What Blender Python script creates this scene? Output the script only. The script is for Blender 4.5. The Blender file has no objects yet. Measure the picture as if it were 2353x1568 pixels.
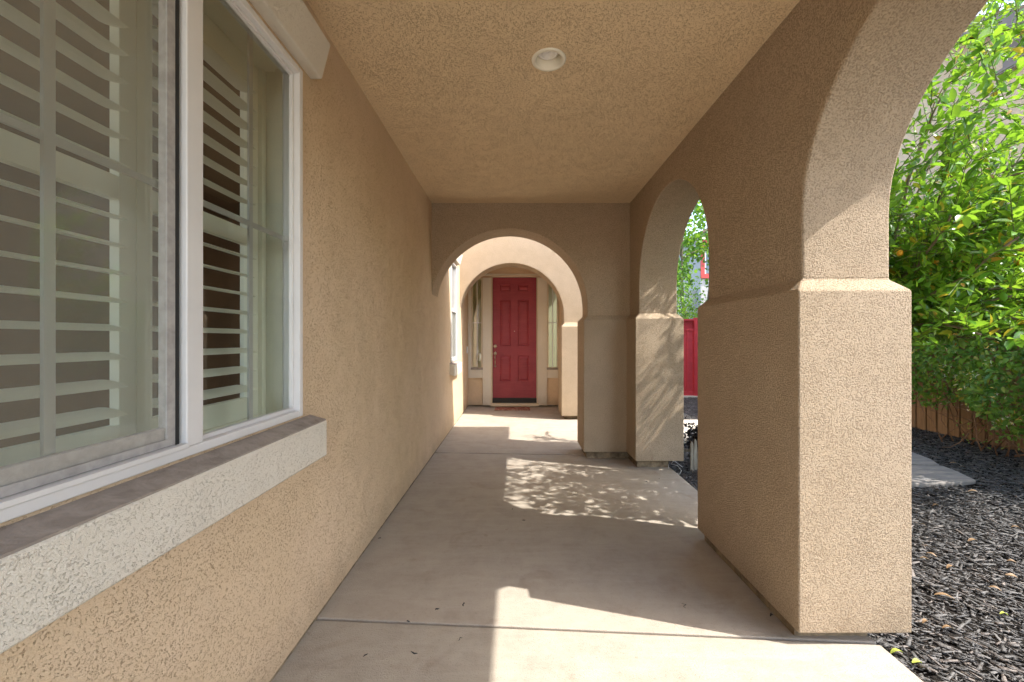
import bpy, bmesh, math, random
from mathutils import Vector, Matrix, noise
import numpy as np
random.seed(7); rng = np.random.default_rng(7)
R = math.radians
scene = bpy.context.scene
C = scene.collection

# ------------------------------------------------------------------ camera, sky, sun, exposure
CAMH = 1.34
cd = bpy.data.cameras.new('camera'); cam = bpy.data.objects.new('camera', cd); C.objects.link(cam)
cam.location = (0, 0, CAMH); cam.rotation_euler = (R(90), 0, 0)
cd.sensor_width = 36; cd.lens = 930/2353*36
cd.shift_x = -8.5/2353; cd.shift_y = -4.0/2353
cd.clip_start = 0.05; cd.clip_end = 500
scene.camera = cam

SUN_EL = R(52)
sx, sy = 0.961, -0.276                     # horizontal direction towards the sun
w = bpy.data.worlds.new('World'); scene.world = w; w.use_nodes = True
nt = w.node_tree; nt.nodes.clear()
sky = nt.nodes.new('ShaderNodeTexSky'); sky.sky_type = 'NISHITA'; sky.sun_disc = False
sky.sun_elevation = SUN_EL; sky.sun_rotation = math.atan2(sx, sy)
sky.air_density = 1.25; sky.dust_density = 2.2; sky.ozone_density = 1.0
bg = nt.nodes.new('ShaderNodeBackground'); bg.inputs[1].default_value = 0.15
wo = nt.nodes.new('ShaderNodeOutputWorld')
nt.links.new(sky.outputs[0], bg.inputs[0]); nt.links.new(bg.outputs[0], wo.inputs[0])
ld = bpy.data.lights.new('sun', 'SUN'); ld.energy = 2.0; ld.angle = R(0.5); ld.color = (1.0, 0.96, 0.90)
sun = bpy.data.objects.new('sun', ld); C.objects.link(sun)
dv = Vector((-sx*math.cos(SUN_EL), -sy*math.cos(SUN_EL), -math.sin(SUN_EL)))
sun.rotation_euler = dv.to_track_quat('-Z', 'Y').to_euler(); sun.location = (6, -3, 9)
scene.view_settings.view_transform = 'Standard'; scene.view_settings.look = 'None'
scene.view_settings.exposure = 2.3; scene.view_settings.gamma = 1
try:
    scene.cycles.max_bounces = 16; scene.cycles.diffuse_bounces = 14; scene.cycles.transparent_max_bounces = 24
    scene.cycles.sample_clamp_indirect = 10
except Exception: pass

# ------------------------------------------------------------------ materials
class NT:
    def __init__(s, name, rough=0.9, spec=0.3):
        s.m = bpy.data.materials.new(name); s.m.use_nodes = True; s.t = s.m.node_tree
        s.b = s.t.nodes['Principled BSDF']; s.out = s.t.nodes['Material Output']
        s.b.inputs['Roughness'].default_value = rough; s.b.inputs['Specular IOR Level'].default_value = spec
        s.co = None
    def n(s, ty, **kw):
        x = s.t.nodes.new('ShaderNode'+ty)
        for k, v in kw.items(): setattr(x, k, v)
        return x
    def l(s, a, b): s.t.links.new(a, b)
    def coord(s, scale=(1,1,1)):
        if s.co is None: s.co = s.n('TexCoord')
        if scale == (1,1,1): return s.co.outputs['Object']
        mp = s.n('Mapping'); mp.inputs['Scale'].default_value = scale; s.l(s.co.outputs['Object'], mp.inputs[0]); return mp.outputs[0]
    def noise(s, sc, detail=3, rough=.55, dist=0, scale=(1,1,1)):
        x = s.n('TexNoise'); x.inputs['Scale'].default_value = sc; x.inputs['Detail'].default_value = detail
        x.inputs['Roughness'].default_value = rough; x.inputs['Distortion'].default_value = dist
        s.l(s.coord(scale), x.inputs['Vector']); return x.outputs['Fac']
    def ramp(s, fac, stops):
        x = s.n('ValToRGB'); e = x.color_ramp.elements
        while len(e) < len(stops): e.new(.5)
        for i, (p, c) in enumerate(stops):
            e[i].position = p; e[i].color = (*c, 1) if len(c) == 3 else c
        s.l(fac, x.inputs[0]); return x.outputs[0]
    def rmap(s, fac, a, b, c=0., d=1.):
        x = s.n('MapRange'); x.inputs[1].default_value = a; x.inputs[2].default_value = b
        x.inputs[3].default_value = c; x.inputs[4].default_value = d; s.l(fac, x.inputs[0]); return x.outputs[0]
    def mix(s, fac, a, b, mode='MIX'):
        x = s.n('Mix', data_type='RGBA', blend_type=mode)
        for i, v in ((0, fac), (6, a), (7, b)):
            if isinstance(v, (int, float)): x.inputs[i].default_value = v
            elif isinstance(v, tuple): x.inputs[i].default_value = (*v, 1)
            else: s.l(v, x.inputs[i])
        return x.outputs[2]
    def math(s, op, a, b=0.):
        x = s.n('Math', operation=op)
        for i, v in ((0, a), (1, b)):
            if isinstance(v, (int, float)): x.inputs[i].default_value = v
            else: s.l(v, x.inputs[i])
        return x.outputs[0]
    def bump(s, h, dist, strength=1., prev=None):
        x = s.n('Bump'); x.inputs['Strength'].default_value = strength; x.inputs['Distance'].default_value = dist
        s.l(h, x.inputs['Height'])
        if prev is not None: s.l(prev, x.inputs['Normal'])
        s.l(x.outputs[0], s.b.inputs['Normal']); return x.outputs[0]
    def color(s, c):
        if isinstance(c, tuple): s.b.inputs['Base Color'].default_value = (*c, 1)
        else: s.l(c, s.b.inputs['Base Color'])

def stucco(name, col, pit, col2=None, scale=70, lo=.40, hi=.52, depth=.004, grain=.0015, blot=.12, warp=1.3):
    m = NT(name, .92, .15)
    big = m.noise(1.3, 4, .6); med = m.noise(7, 3, .5)
    n1 = m.noise(scale, 2.5, .55, warp)                     # trowelled plateaus and crevices
    n2 = m.noise(scale*2.7, 2, .6, .3)
    edge = m.noise(9, 2)
    thr = m.math('ADD', n1, m.rmap(edge, .3, .7, -.025, .025))
    h = m.rmap(thr, lo, hi)
    base = m.mix(m.rmap(big, .3, .7), tuple(c*(1-blot) for c in col), tuple(min(1, c*(1+blot)) for c in (col2 or col)))
    base = m.mix(m.rmap(med, .3, .75, 0, .25), base, tuple(c*.92 for c in col))
    base = m.mix(m.rmap(h, 0, .8, .72, 0), base, pit)      # crevice shade painted into the colour of the finish
    sp = m.n('SeparateXYZ'); m.l(m.coord(), sp.inputs[0])     # splash dirt on the lowest hand's breadth of the walls
    dz = m.math('ADD', sp.outputs[2], m.math('MULTIPLY', m.noise(5, 5, .7), .5))
    stain = m.rmap(m.noise(2.3, 6, .65, .8, (1, 1, .35)), .55, .75, 0, .22)
    base = m.mix(stain, base, tuple(c*.72 for c in col)); base = m.mix(m.rmap(dz, .22, .50, .42, 0), base, (.30, .22, .15))
    m.color(base)
    hh = m.math('ADD', m.math('MULTIPLY', h, .7), m.math('MULTIPLY', n2, grain/depth*2))
    m.bump(hh, depth, 1)
    return m.m
TAN = (.685, .522, .337); PIT = (.41, .28, .17)
M = {}
M['stucco'] = stucco('stucco_tan', TAN, PIT, (.695, .538, .375), 145, .33, .43, .0046, .0012, .05)
M['stucco_ceiling'] = stucco('stucco_ceiling', (.80, .625, .40), (.52, .39, .24), None, 130, .36, .45, .0044, .0012, .05)
M['stucco_rough'] = stucco('stucco_rough', (.62, .482, .330), (.36, .265, .18), (.61, .482, .35), 150, .39, .54, .0070, .0040, .05, .2)
M['trim_stucco'] = stucco('stucco_cream', (.72, .67, .57), (.66, .61, .51), None, 150, .32, .42, .0040, .0012, .04)
M['neighbour_stucco'] = stucco('stucco_neighbour', (.60, .46, .33), (.42, .32, .22), None, 40, .3, .5, .004, .001, .06)
M['far_stucco'] = stucco('stucco_far', (.46, .44, .41), (.36, .33, .3), None, 40, .3, .5, .004, .001, .06)

m = NT('sill_cap', .9, .15); n = m.noise(14, 5, .65, .6); n2 = m.noise(90, 3)
m.color(m.mix(m.rmap(n, .42, .7, 0, .8), (.34, .295, .255), (.20, .17, .145))); m.bump(m.math('ADD', n2, n), .003, .9); M['sill_top'] = m.m

m = NT('concrete', .82, .3)
b1 = m.noise(.8, 5, .6); b2 = m.noise(5, 6, .68, .4); st = m.noise(2.2, 8, .7, .6, (1, 7, 1)); sp = m.noise(60, 3); dk = m.noise(3.6, 4, .55, .7)
col = m.mix(m.rmap(b1, .3, .7), (.30, .268, .215), (.38, .342, .278))
col = m.mix(m.rmap(b2, .42, .7, 0, .7), col, (.225, .195, .16))
col = m.mix(m.rmap(st, .45, .72, 0, .4), col, (.46, .42, .35))
col = m.mix(m.rmap(dk, .60, .70, 0, .5), col, (.20, .15, .11))
sp2 = m.noise(11, 3, .5, .2); col = m.mix(m.rmap(sp2, .70, .74, 0, .5), col, (.19, .14, .10))
v = m.n('TexVoronoi'); v.inputs['Scale'].default_value = 16; m.l(m.coord(), v.inputs['Vector'])
col = m.mix(m.rmap(v.outputs['Distance'], .03, .07, .55, 0), col, (.16, .12, .09))
pore = m.noise(130, 2, .5, .4); col = m.mix(m.rmap(pore, .30, .38, .5, 0), col, (.17, .14, .11)); grit = m.noise(26, 3, .6); col = m.mix(m.rmap(grit, .35, .7, 0, .28), col, (.40, .36, .30))
rp = m.n('NewGeometry').outputs['Random Per Island']
col = m.mix(m.rmap(rp, 0, 1, 0, .3), col, (.46, .37, .30)); m.color(col)
br = m.noise(30, 4, .6, 0, (1, 9, 1)); m.bump(m.math('ADD', m.math('MULTIPLY', m.rmap(m.noise(160, 2), .3, .5), .5), m.math('MULTIPLY', br, .7)), .0022, .9); M['concrete'] = m.m

m = NT('pale_concrete', .85, .25); b = m.noise(3, 5, .6); m.color(m.mix(m.rmap(b, .3, .7), (.42, .38, .31), (.52, .47, .39))); m.bump(m.noise(70, 3), .002); M['path'] = m.m
m = NT('foundation', .95, .1); b = m.noise(14, 5, .7); m.color(m.mix(m.rmap(b, .35, .65), (.12, .09, .06), (.30, .23, .15))); m.bump(b, .01); M['foundation'] = m.m
m = NT('flagstone', .8, .3); b = m.noise(3, 6, .65, .8, (1, 5, 1)); m.color(m.mix(m.rmap(b, .35, .68), (.14, .135, .13), (.27, .235, .20))); m.bump(b, .012); M['flagstone'] = m.m
m = NT('soil', .95, .1); b = m.noise(40, 4, .7); m.color(m.mix(b, (.008, .007, .006), (.036, .031, .027))); m.bump(b, .02); M['soil'] = m.m
m = NT('bark_chip', .55, .5); rp = m.n('NewGeometry').outputs['Random Per Island']; g = m.noise(120, 4, .6)
cc = m.ramp(rp, [(0, (.013, .012, .011)), (.5, (.042, .039, .036)), (.8, (.095, .088, .082)), (.96, (.13, .10, .08))])
m.color(m.mix(m.rmap(g, .3, .7, 0, .5), cc, (.13, .12, .11))); m.bump(g, .004); M['chip'] = m.m

def paint(name, col, rough=.5, var=.06, sc=6, bmp=.0, spec=.4):
    m = NT(name, rough, spec); b = m.noise(sc, 5, .6, .3)
    m.color(m.mix(m.rmap(b, .3, .7), tuple(c*(1-var) for c in col), tuple(min(1, c*(1+var)) for c in col)))
    if bmp: m.bump(m.noise(150, 2), bmp)
    return m.m
M['vinyl'] = paint('white_vinyl', (.68, .67, .66), .35, .04)
M['dirty_vinyl'] = paint('dusty_vinyl', (.36, .345, .33), .6, .2, 30)
M['alu'] = paint('grey_aluminium', (.50, .51, .53), .35, .1, 30)
M['gasket'] = paint('black_gasket', (.02, .02, .02), .6)
M['shutter'] = paint('shutter_paint', (.88, .87, .76), .45, .03)
M['reveal'] = paint('reveal_paint', (.82, .82, .72), .6, .05)
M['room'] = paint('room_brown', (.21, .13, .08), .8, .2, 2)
m = NT('door_paint', .45, .4); b = m.noise(5, 5, .6); f = m.noise(3, 6, .7, .2, (1, 1, 14))
cd_ = m.mix(m.rmap(b, .3, .7), (.24, .027, .040), (.30, .038, .052)); m.color(m.mix(m.rmap(f, .5, .8, 0, .25), cd_, (.48, .13, .12))); M['door'] = m.m
M['frame_cream'] = paint('cream_paint', (.62, .52, .38), .55, .06)
M['brass'] = paint('worn_nickel', (.55, .48, .38), .3, .2, 60); M['brass'].node_tree.nodes['Principled BSDF'].inputs['Metallic'].default_value = .9
M['dark'] = paint('dark_rubber', (.02, .018, .017), .6)
M['light_trim'] = paint('light_trim', (.78, .74, .62), .45, .03)
M['bulb'] = paint('bulb_glass', (.85, .83, .80), .12, .1, 60, 0, .9)
M['redfence'] = paint('red_fence_paint', (.40, .028, .035), .6, .15, 9)
M['redtrim'] = paint('red_trim_paint', (.50, .06, .05), .6, .1)
m = NT('fence_wood', .85, .2); g = m.noise(4, 6, .7, .5, (1, 1, .12)); g2 = m.noise(60, 4, .6, 0, (1, 1, .06)); rp = m.n('NewGeometry').outputs['Random Per Island']
cw = m.mix(m.rmap(g2, .3, .7), (.16, .085, .035), (.34, .20, .095)); cw = m.mix(m.rmap(rp, 0, 1, 0, .55), cw, (.42, .27, .15)); m.color(m.mix(m.rmap(g, .5, .8, 0, .5), cw, (.12, .07, .04))); m.bump(g2, .003); M['wood'] = m.m
m = NT('weathered_white', .9, .2); g2 = m.noise(50, 4, .6, 0, (1, 1, .15)); m.color(m.mix(m.rmap(g2, .4, .7), (.34, .31, .25), (.16, .13, .10))); M['oldwhite'] = m.m
M['fascia'] = paint('fascia_brown', (.20, .165, .155), .7, .08)
M['roof'] = paint('roof_tile', (.22, .15, .11), .85, .2, 3)
m = NT('bark', .9, .15); g = m.noise(12, 5, .7, .5, (1, 1, .3)); m.color(m.mix(m.rmap(g, .3, .7), (.13, .09, .06), (.33, .27, .20))); m.bump(g, .01); M['bark'] = m.m
M['twigmat'] = paint('green_twig', (.10, .13, .03), .7, .3, 20)
M['vinestem'] = paint('vine_stem', (.24, .13, .07), .8, .25, 20)
M['mat_'] = None
m = NT('mat_rust', .95, .1); b = m.noise(22, 5, .7, .8); m.color(m.mix(m.rmap(b, .45, .6), (.20, .055, .035), (.42, .27, .20))); m.bump(b, .01); M['mat_'] = m.m
M['wire'] = paint('white_wire', (.6, .6, .58), .4)
M['withered'] = paint('withered_black', (.02, .018, .02), .6, .4, 30)

def leafmat(name, stops, trans=.5, rough=.35, tcol=(.35, .55, .03), spec=.5):
    m = NT(name, rough, spec); rp = m.n('NewGeometry').outputs['Random Per Island']
    c = m.ramp(rp, stops); m.color(c)
    tr = m.n('BsdfTranslucent'); m.l(m.mix(.5, c, tcol), tr.inputs[0])
    ms = m.n('MixShader'); ms.inputs[0].default_value = trans
    m.l(m.b.outputs[0], ms.inputs[1]); m.l(tr.outputs[0], ms.inputs[2]); m.l(ms.outputs[0], m.out.inputs[0])
    return m.m
M['lemonleaf'] = leafmat('lemon_leaf', [(0, (.035, .12, .015)), (.3, (.09, .24, .02)), (.75, (.18, .37, .03)), (.92, (.28, .44, .04)), (.955, (.50, .40, .03)), (.985, (.45, .20, .03))], .45, .28)
M['vineleaf'] = leafmat('vine_leaf', [(0, (.04, .14, .02)), (.4, (.11, .27, .035)), (.8, (.22, .40, .06)), (.96, (.26, .34, .04)), (1, (.45, .33, .04))], .35, .4)
M['treeleaf'] = leafmat('tree_leaf', [(0, (.03, .10, .015)), (.5, (.08, .22, .02)), (1, (.22, .42, .05))], .45, .4)
M['bushleaf'] = leafmat('bush_leaf', [(0, (.08, .20, .02)), (.6, (.22, .40, .03)), (1, (.34, .48, .05))], .45, .4)
M['flower'] = leafmat('vine_flower', [(0, (.75, .72, .62)), (.55, (.75, .68, .45)), (.6, (.80, .58, .12)), (1, (.78, .50, .08))], .3, .6, (.8, .7, .4))
M['lemon'] = paint('lemon_skin', (.78, .36, .02), .4, .15, 30)
M['dryleaf'] = leafmat('dry_leaf', [(0, (.34, .27, .10)), (.4, (.28, .17, .07)), (.7, (.17, .10, .05)), (1, (.26, .21, .13))], .1, .6, (.6, .4, .1))
M['greensprig'] = leafmat('green_sprig', [(0, (.30, .42, .05)), (1, (.5, .5, .1))], .3, .6)

def glass(name, tint=(.94, .98, .92), boost=1.0):
    m = bpy.data.materials.new(name); m.use_nodes = True; t = m.node_tree; t.nodes.remove(t.nodes['Principled BSDF'])
    tr = t.nodes.new('ShaderNodeBsdfTransparent'); tr.inputs[0].default_value = (*tint, 1)
    gl = t.nodes.new('ShaderNodeBsdfGlossy'); gl.inputs['Roughness'].default_value = .004
    fr = t.nodes.new('ShaderNodeFresnel'); fr.inputs[0].default_value = 1.5
    mu = t.nodes.new('ShaderNodeMath'); mu.operation = 'MULTIPLY'; mu.inputs[1].default_value = 1.7*boost; mu.use_clamp = True
    ms = t.nodes.new('ShaderNodeMixShader')
    t.links.new(fr.outputs[0], mu.inputs[0]); t.links.new(mu.outputs[0], ms.inputs[0])
    t.links.new(tr.outputs[0], ms.inputs[1]); t.links.new(gl.outputs[0], ms.inputs[2]); t.links.new(ms.outputs[0], t.nodes['Material Output'].inputs[0])
    return m
M['glass'] = glass('window_glass', (.95, .98, .92), 1.45)
M['blueglass'] = glass('far_glass', (.25, .3, .35), 2)
M['glass2'] = glass('sidelight_glass', (.70, .80, .66), 3.2)
def screenmat():
    m = bpy.data.materials.new('insect_screen'); m.use_nodes = True; t = m.node_tree; b = t.nodes['Principled BSDF']
    b.inputs['Base Color'].default_value = (.55, .53, .43, 1); b.inputs['Roughness'].default_value = .7
    tr = t.nodes.new('ShaderNodeBsdfTransparent'); ms = t.nodes.new('ShaderNodeMixShader'); ms.inputs[0].default_value = .20
    t.links.new(tr.outputs[0], ms.inputs[1]); t.links.new(b.outputs[0], ms.inputs[2]); t.links.new(ms.outputs[0], t.nodes['Material Output'].inputs[0]); return m
M['screen'] = screenmat()

# ------------------------------------------------------------------ helpers
def obj(name, verts, faces, mat, parent=None, smooth=False, bevel=0, seg=2, mats=None, ang=35):
    me = bpy.data.meshes.new(name); me.from_pydata([tuple(v) for v in verts], [], [tuple(f) for f in faces]); me.update()
    if bevel or True:
        bm = bmesh.new(); bm.from_mesh(me)
        if len(bm.faces) < 4000: bmesh.ops.recalc_face_normals(bm, faces=bm.faces)
        bm.to_mesh(me); bm.free()
    me.materials.append(mat)
    o = bpy.data.objects.new(name, me); C.objects.link(o)
    if parent: o.parent = parent; o.matrix_parent_inverse = Matrix.Translation(-Vector(parent_world(parent)))
    if smooth: me.polygons.foreach_set('use_smooth', [True]*len(me.polygons))
    if bevel:
        b = o.modifiers.new('bevel', 'BEVEL'); b.width = bevel; b.segments = seg; b.limit_method = 'ANGLE'; b.angle_limit = R(ang)
        me.polygons.foreach_set('use_smooth', [True]*len(me.polygons))
        wn = o.modifiers.new('wn', 'WEIGHTED_NORMAL'); wn.keep_sharp = False
    return o
def parent_world(p):
    return Vector(p.location) if p.type == 'EMPTY' else Vector((0, 0, 0))   # mesh parts keep world-space vertices
def tag(o, label=None, cat=None, group=None, kind=None):
    if label: o['label'] = label
    if cat: o['category'] = cat
    if group: o['group'] = group
    if kind: o['kind'] = kind
    return o
def empty(name, loc, label, cat, group=None):
    o = bpy.data.objects.new(name, None); C.objects.link(o); o.location = loc; o.empty_display_size = .2
    return tag(o, label, cat, group)
class MB:
    def __init__(s): s.v = []; s.f = []
    def box(s, x0, x1, y0, y1, z0, z1):
        i = len(s.v)
        s.v += [(x0,y0,z0),(x1,y0,z0),(x1,y1,z0),(x0,y1,z0),(x0,y0,z1),(x1,y0,z1),(x1,y1,z1),(x0,y1,z1)]
        s.f += [(i,i+3,i+2,i+1),(i+4,i+5,i+6,i+7),(i,i+1,i+5,i+4),(i+1,i+2,i+6,i+5),(i+2,i+3,i+7,i+6),(i+3,i,i+4,i+7)]
        return s
    def hexa(s, pts):
        i = len(s.v); s.v += pts
        s.f += [(i,i+3,i+2,i+1),(i+4,i+5,i+6,i+7),(i,i+1,i+5,i+4),(i+1,i+2,i+6,i+5),(i+2,i+3,i+7,i+6),(i+3,i,i+4,i+7)]
        return s
    def tube(s, pts, rad, n=6):
        pts = [Vector(p) for p in pts]; k0 = len(s.v)
        for k, p in enumerate(pts):
            d = (pts[min(k+1, len(pts)-1)]-pts[max(k-1, 0)]).normalized()
            a = d.orthogonal().normalized() if abs(d.z) > .99 else d.cross(Vector((0,0,1))).normalized(); b = d.cross(a)
            r = rad[k] if isinstance(rad, (list, tuple)) else rad
            for j in range(n):
                t = 2*math.pi*j/n; s.v.append(tuple(p+a*r*math.cos(t)+b*r*math.sin(t)))
        for k in range(len(pts)-1):
            for j in range(n):
                s.f.append((k0+k*n+j, k0+k*n+(j+1)%n, k0+(k+1)*n+(j+1)%n, k0+(k+1)*n+j))
        s.f.append(tuple(k0+j for j in range(n))[::-1]); s.f.append(tuple(k0+(len(pts)-1)*n+j for j in range(n)))
        return s
    def lathe(s, prof, cx, cy, cz, n=40, axis='z', close=False):
        k0 = len(s.v)
        for (r, z) in prof:
            for j in range(n):
                t = 2*math.pi*j/n
                if axis == 'z': s.v.append((cx+r*math.cos(t), cy+r*math.sin(t), cz+z))
                else: s.v.append((cx+r*math.cos(t), cy+z, cz+r*math.sin(t)))
        for k in range(len(prof)-1):
            for j in range(n): s.f.append((k0+k*n+j, k0+k*n+(j+1)%n, k0+(k+1)*n+(j+1)%n, k0+(k+1)*n+j))
        if close: s.f.append(tuple(k0+(len(prof)-1)*n+j for j in range(n)))
        return s
    def build(s, name, mat, parent=None, **k): return obj(name, s.v, s.f, mat, parent, **k)
def box(name, x0, x1, y0, y1, z0, z1, mat, parent=None, **k): return MB().box(x0,x1,y0,y1,z0,z1).build(name, mat, parent, **k)

def prism(poly, lo, hi, axis):
    """2-D polygon extruded along axis; poly given in the two other axes in order."""
    n = len(poly); V = []
    for t in (lo, hi):
        for (a, b) in poly:
            V.append({'x': (t, a, b), 'y': (a, t, b), 'z': (a, b, t)}[axis])
    F = [tuple(range(n))[::-1], tuple(range(n, 2*n))]
    F += [(i, (i+1) % n, n+(i+1) % n, n+i) for i in range(n)]
    return V, F
def inset(poly, d):
    """inward offset of a CCW rectilinear polygon"""
    n = len(poly); out = []
    for i in range(n):
        p0, p1, p2 = Vector(poly[i-1]), Vector(poly[i]), Vector(poly[(i+1) % n])
        e1 = (p1-p0).normalized(); e2 = (p2-p1).normalized()
        n1 = Vector((-e1.y, e1.x)); n2 = Vector((-e2.y, e2.x))
        out.append((p1.x+d*(n1.x+n2.x), p1.y+d*(n1.y+n2.y)))
    return out
def arch_pts(cy, r, z0, zf, n=28, h=None):
    """points from (cy+r, zf) up and over to (cy-r, zf)"""
    h = h or r
    P = [(cy+r, zf)]
    for i in range(n+1):
        t = math.pi*i/n; P.append((cy+r*math.cos(t), z0+h*math.sin(t)))
    P.append((cy-r, zf)); return P

def pane(axis, c, a0, a1, z0, z1, mat, parent):
    V = [(c, a0, z0), (c, a1, z0), (c, a1, z1), (c, a0, z1)] if axis == 'x' else [(a0, c, z0), (a1, c, z0), (a1, c, z1), (a0, c, z1)]
    me = bpy.data.meshes.new('pane'); me.from_pydata(V, [], [(0, 1, 2, 3) if axis == 'y' or c < 0 else (3, 2, 1, 0)]); me.materials.append(mat)
    o = bpy.data.objects.new('pane', me); C.objects.link(o); o.parent = parent; o.matrix_parent_inverse = Matrix.Translation(-parent_world(parent)); return o
# ------------------------------------------------------------------ setting: ground, floor, path, mulch
A = .944                                   # distance of the house wall left of the camera
def grid_sheet(name, x0, x1, y0, y1, nx, ny, zf, mat):
    V = [(x0+(x1-x0)*i/nx, y0+(y1-y0)*j/ny, zf(x0+(x1-x0)*i/nx, y0+(y1-y0)*j/ny)) for j in range(ny+1) for i in range(nx+1)]
    F = [(j*(nx+1)+i, j*(nx+1)+i+1, (j+1)*(nx+1)+i+1, (j+1)*(nx+1)+i) for j in range(ny) for i in range(nx)]
    return obj(name, V, F, mat)
tag(grid_sheet('ground', -150, 150, -150, 150, 10, 10, lambda x, y: -.16, M['soil']), kind='structure')
tag(box('bounce_paving', -9, 9, -16, -2.45, -.12, -.01, M['path']), kind='structure')  # unseen pale paving added behind the camera to bounce sunlight into the porch
tag(box('mulch_bed', 1.5, 6.9, -2.5, 9.9, -.15, -.075, M['soil']), kind='structure')

# porch floor: cast slabs with tooled joints a little out of square
fm = MB()
def slab(a0, a1, b0, b1, xr0, xr1, z=0.0):
    """a = left edge Y, b = right edge Y"""
    x0 = -1.0; g = .0075
    fm.hexa([(x0, a0+g, -.12), (xr0, b0+g, -.12), (xr1, b1-g, -.12), (x0, a1-g, -.12), (x0, a0+g, z), (xr0, b0+g, z), (xr1, b1-g, z), (x0, a1-g, z)])
slab(-2.4, 1.944, -2.4, 1.785, 1.56, 1.60)
slab(1.944, 4.786, 1.785, 4.636, 1.60, 1.62, -.001)
slab(4.798, 8.3, 4.64, 8.3, 1.62, 1.62, .0005)
tag(fm.build('porch_floor', M['concrete'], bevel=.006, seg=2), kind='structure')
tag(box('floor_joint_bed', -1.0, 1.5, 1.6, 5.0, -.1, -.02, M['foundation']), kind='structure')
pm = MB()
for (x0, x1, y0, y1) in ((1.64, 2.32, 5.5, 6.15), (1.64, 2.32, 6.17, 6.9), (2.335, 3.2, 5.5, 6.15), (2.335, 3.2, 6.17, 6.9), (3.215, 4.3, 5.8, 6.9)):
    pm.box(x0, x1, y0, y1, -.1, -.03)
tag(pm.build('garden_path', M['path'], bevel=.008), kind='structure')

# ------------------------------------------------------------------ the house with its porch
house = empty('house', (-1, 4, 0), 'tan stucco house with arched porch, shuttered windows and a red front door', 'house')
CE = 2.87                                  # ceiling height
# left wall, with two window openings
W1 = (.57, 1.775, 1.005, 2.515); W2 = (5.86, 6.42, 1.01, 2.50)
def wall_holes(x_out, x_in, y0, y1, z0, z1, holes):
    ys = sorted({y0, y1, *[h[0] for h in holes], *[h[1] for h in holes]}); zs = sorted({z0, z1, *[h[2] for h in holes], *[h[3] for h in holes]})
    inh = lambda y, z: any(h[0] < y < h[1] and h[2] < z < h[3] for h in holes)
    V = []; F = []; ix = {}
    def vi(p):
        if p not in ix: ix[p] = len(V); V.append(p)
        return ix[p]
    cells = {(i, j): not inh((ys[i]+ys[i+1])/2, (zs[j]+zs[j+1])/2) for i in range(len(ys)-1) for j in range(len(zs)-1)}
    for (i, j), s in cells.items():
        if not s: continue
        q = [(ys[i], zs[j]), (ys[i+1], zs[j]), (ys[i+1], zs[j+1]), (ys[i], zs[j+1])]
        F.append([vi((x_out, *p)) for p in q]); F.append([vi((x_in, *p)) for p in q][::-1])
        for (di, dj, a, b) in ((0, -1, 0, 1), (1, 0, 1, 2), (0, 1, 2, 3), (-1, 0, 3, 0)):
            if not cells.get((i+di, j+dj), False): F.append([vi((x_out, *q[a])), vi((x_in, *q[a])), vi((x_in, *q[b])), vi((x_out, *q[b]))])
    return V, F
V, F = wall_holes(-A, -A-.16, -2.4, 8.3, .028, 5.6, [W1, W2])
obj('wall', V, F, M['stucco'], house)
box('foundation', -A-.14, -A-.012, -2.4, 8.3, -.1, .03, M['foundation'], house)
box('ceiling', -1.02, 1.42, -1.3, 4.70, CE, CE+.07, M['stucco_ceiling'], house)
box('roof', -1.0, 2.16, -1.5, 5.53, 3.0, 3.12, M['roof'], house)
box('soffit_board', -.99, 1.9, -1.4, 5.2, 2.955, 2.999, M['stucco_ceiling'], house)

bi, bo = 1.284, 1.681                      # arcade wall planes (upper)
li, lo_ = 1.234, 1.731                     # pillar planes (lower)
LZ, UZ = 1.555, 1.605                      # ledge
AR, AZ, AH = .79, 1.90, .745
aA = 1.815-AR                              # centre of the near arch
y2, y3 = 2.70, 4.215
aB = (y2+y3)/2; RB = (y3-y2)/2
prof = [(-.62, UZ), (-.62, CE+.04), (5.42-.5, CE+.04), (4.92, UZ), *[p for p in arch_pts(aB, RB, AZ, UZ, h=AH)], *[p for p in arch_pts(aA, AR, AZ, UZ, h=AH)]]
V, F = prism(prof, bi, bo, 'x')
obj('arched_wall', V, F, M['stucco_rough'], house, bevel=.014, seg=3)

def pier(name, poly, zb=.055, mat='stucco_rough', found=None):
    p2 = inset(poly, .052); n = len(poly); V = []; 
    for (P, z) in ((poly, zb), (poly, LZ), (p2, UZ+.004), (p2, UZ+.02)):
        V += [(a, b, z) for (a, b) in P]
    F = [tuple(range(n))[::-1], tuple(range(3*n, 4*n))]
    for k in range(3): F += [(k*n+i, k*n+(i+1) % n, (k+1)*n+(i+1) % n, (k+1)*n+i) for i in range(n)]
    o = obj(name, V, F, M[mat], house, bevel=.016, seg=3, ang=25)
    return o
pier('pillar', [(li, 1.765), (lo_, 1.765), (lo_, 2.75), (li, 2.75)])
pier('pillar', [(li, -.72), (lo_, -.72), (lo_, .285), (li, .285)])
pier('pillar', [(li, 4.165), (lo_, 4.165), (lo_, 4.97), (.757, 4.97), (.757, 4.50), (li, 4.50)], .085)
for (x0, x1, y0, y1) in ((1.26, 1.59, 1.83, 2.70), (1.26, 1.59, -.7, .25), (1.27, 1.6, 4.24, 4.9), (.80, 1.27, 4.56, 4.9)):
    box('foundation', x0, x1, y0, y1, -.1, .10, M['foundation'], house)

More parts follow.
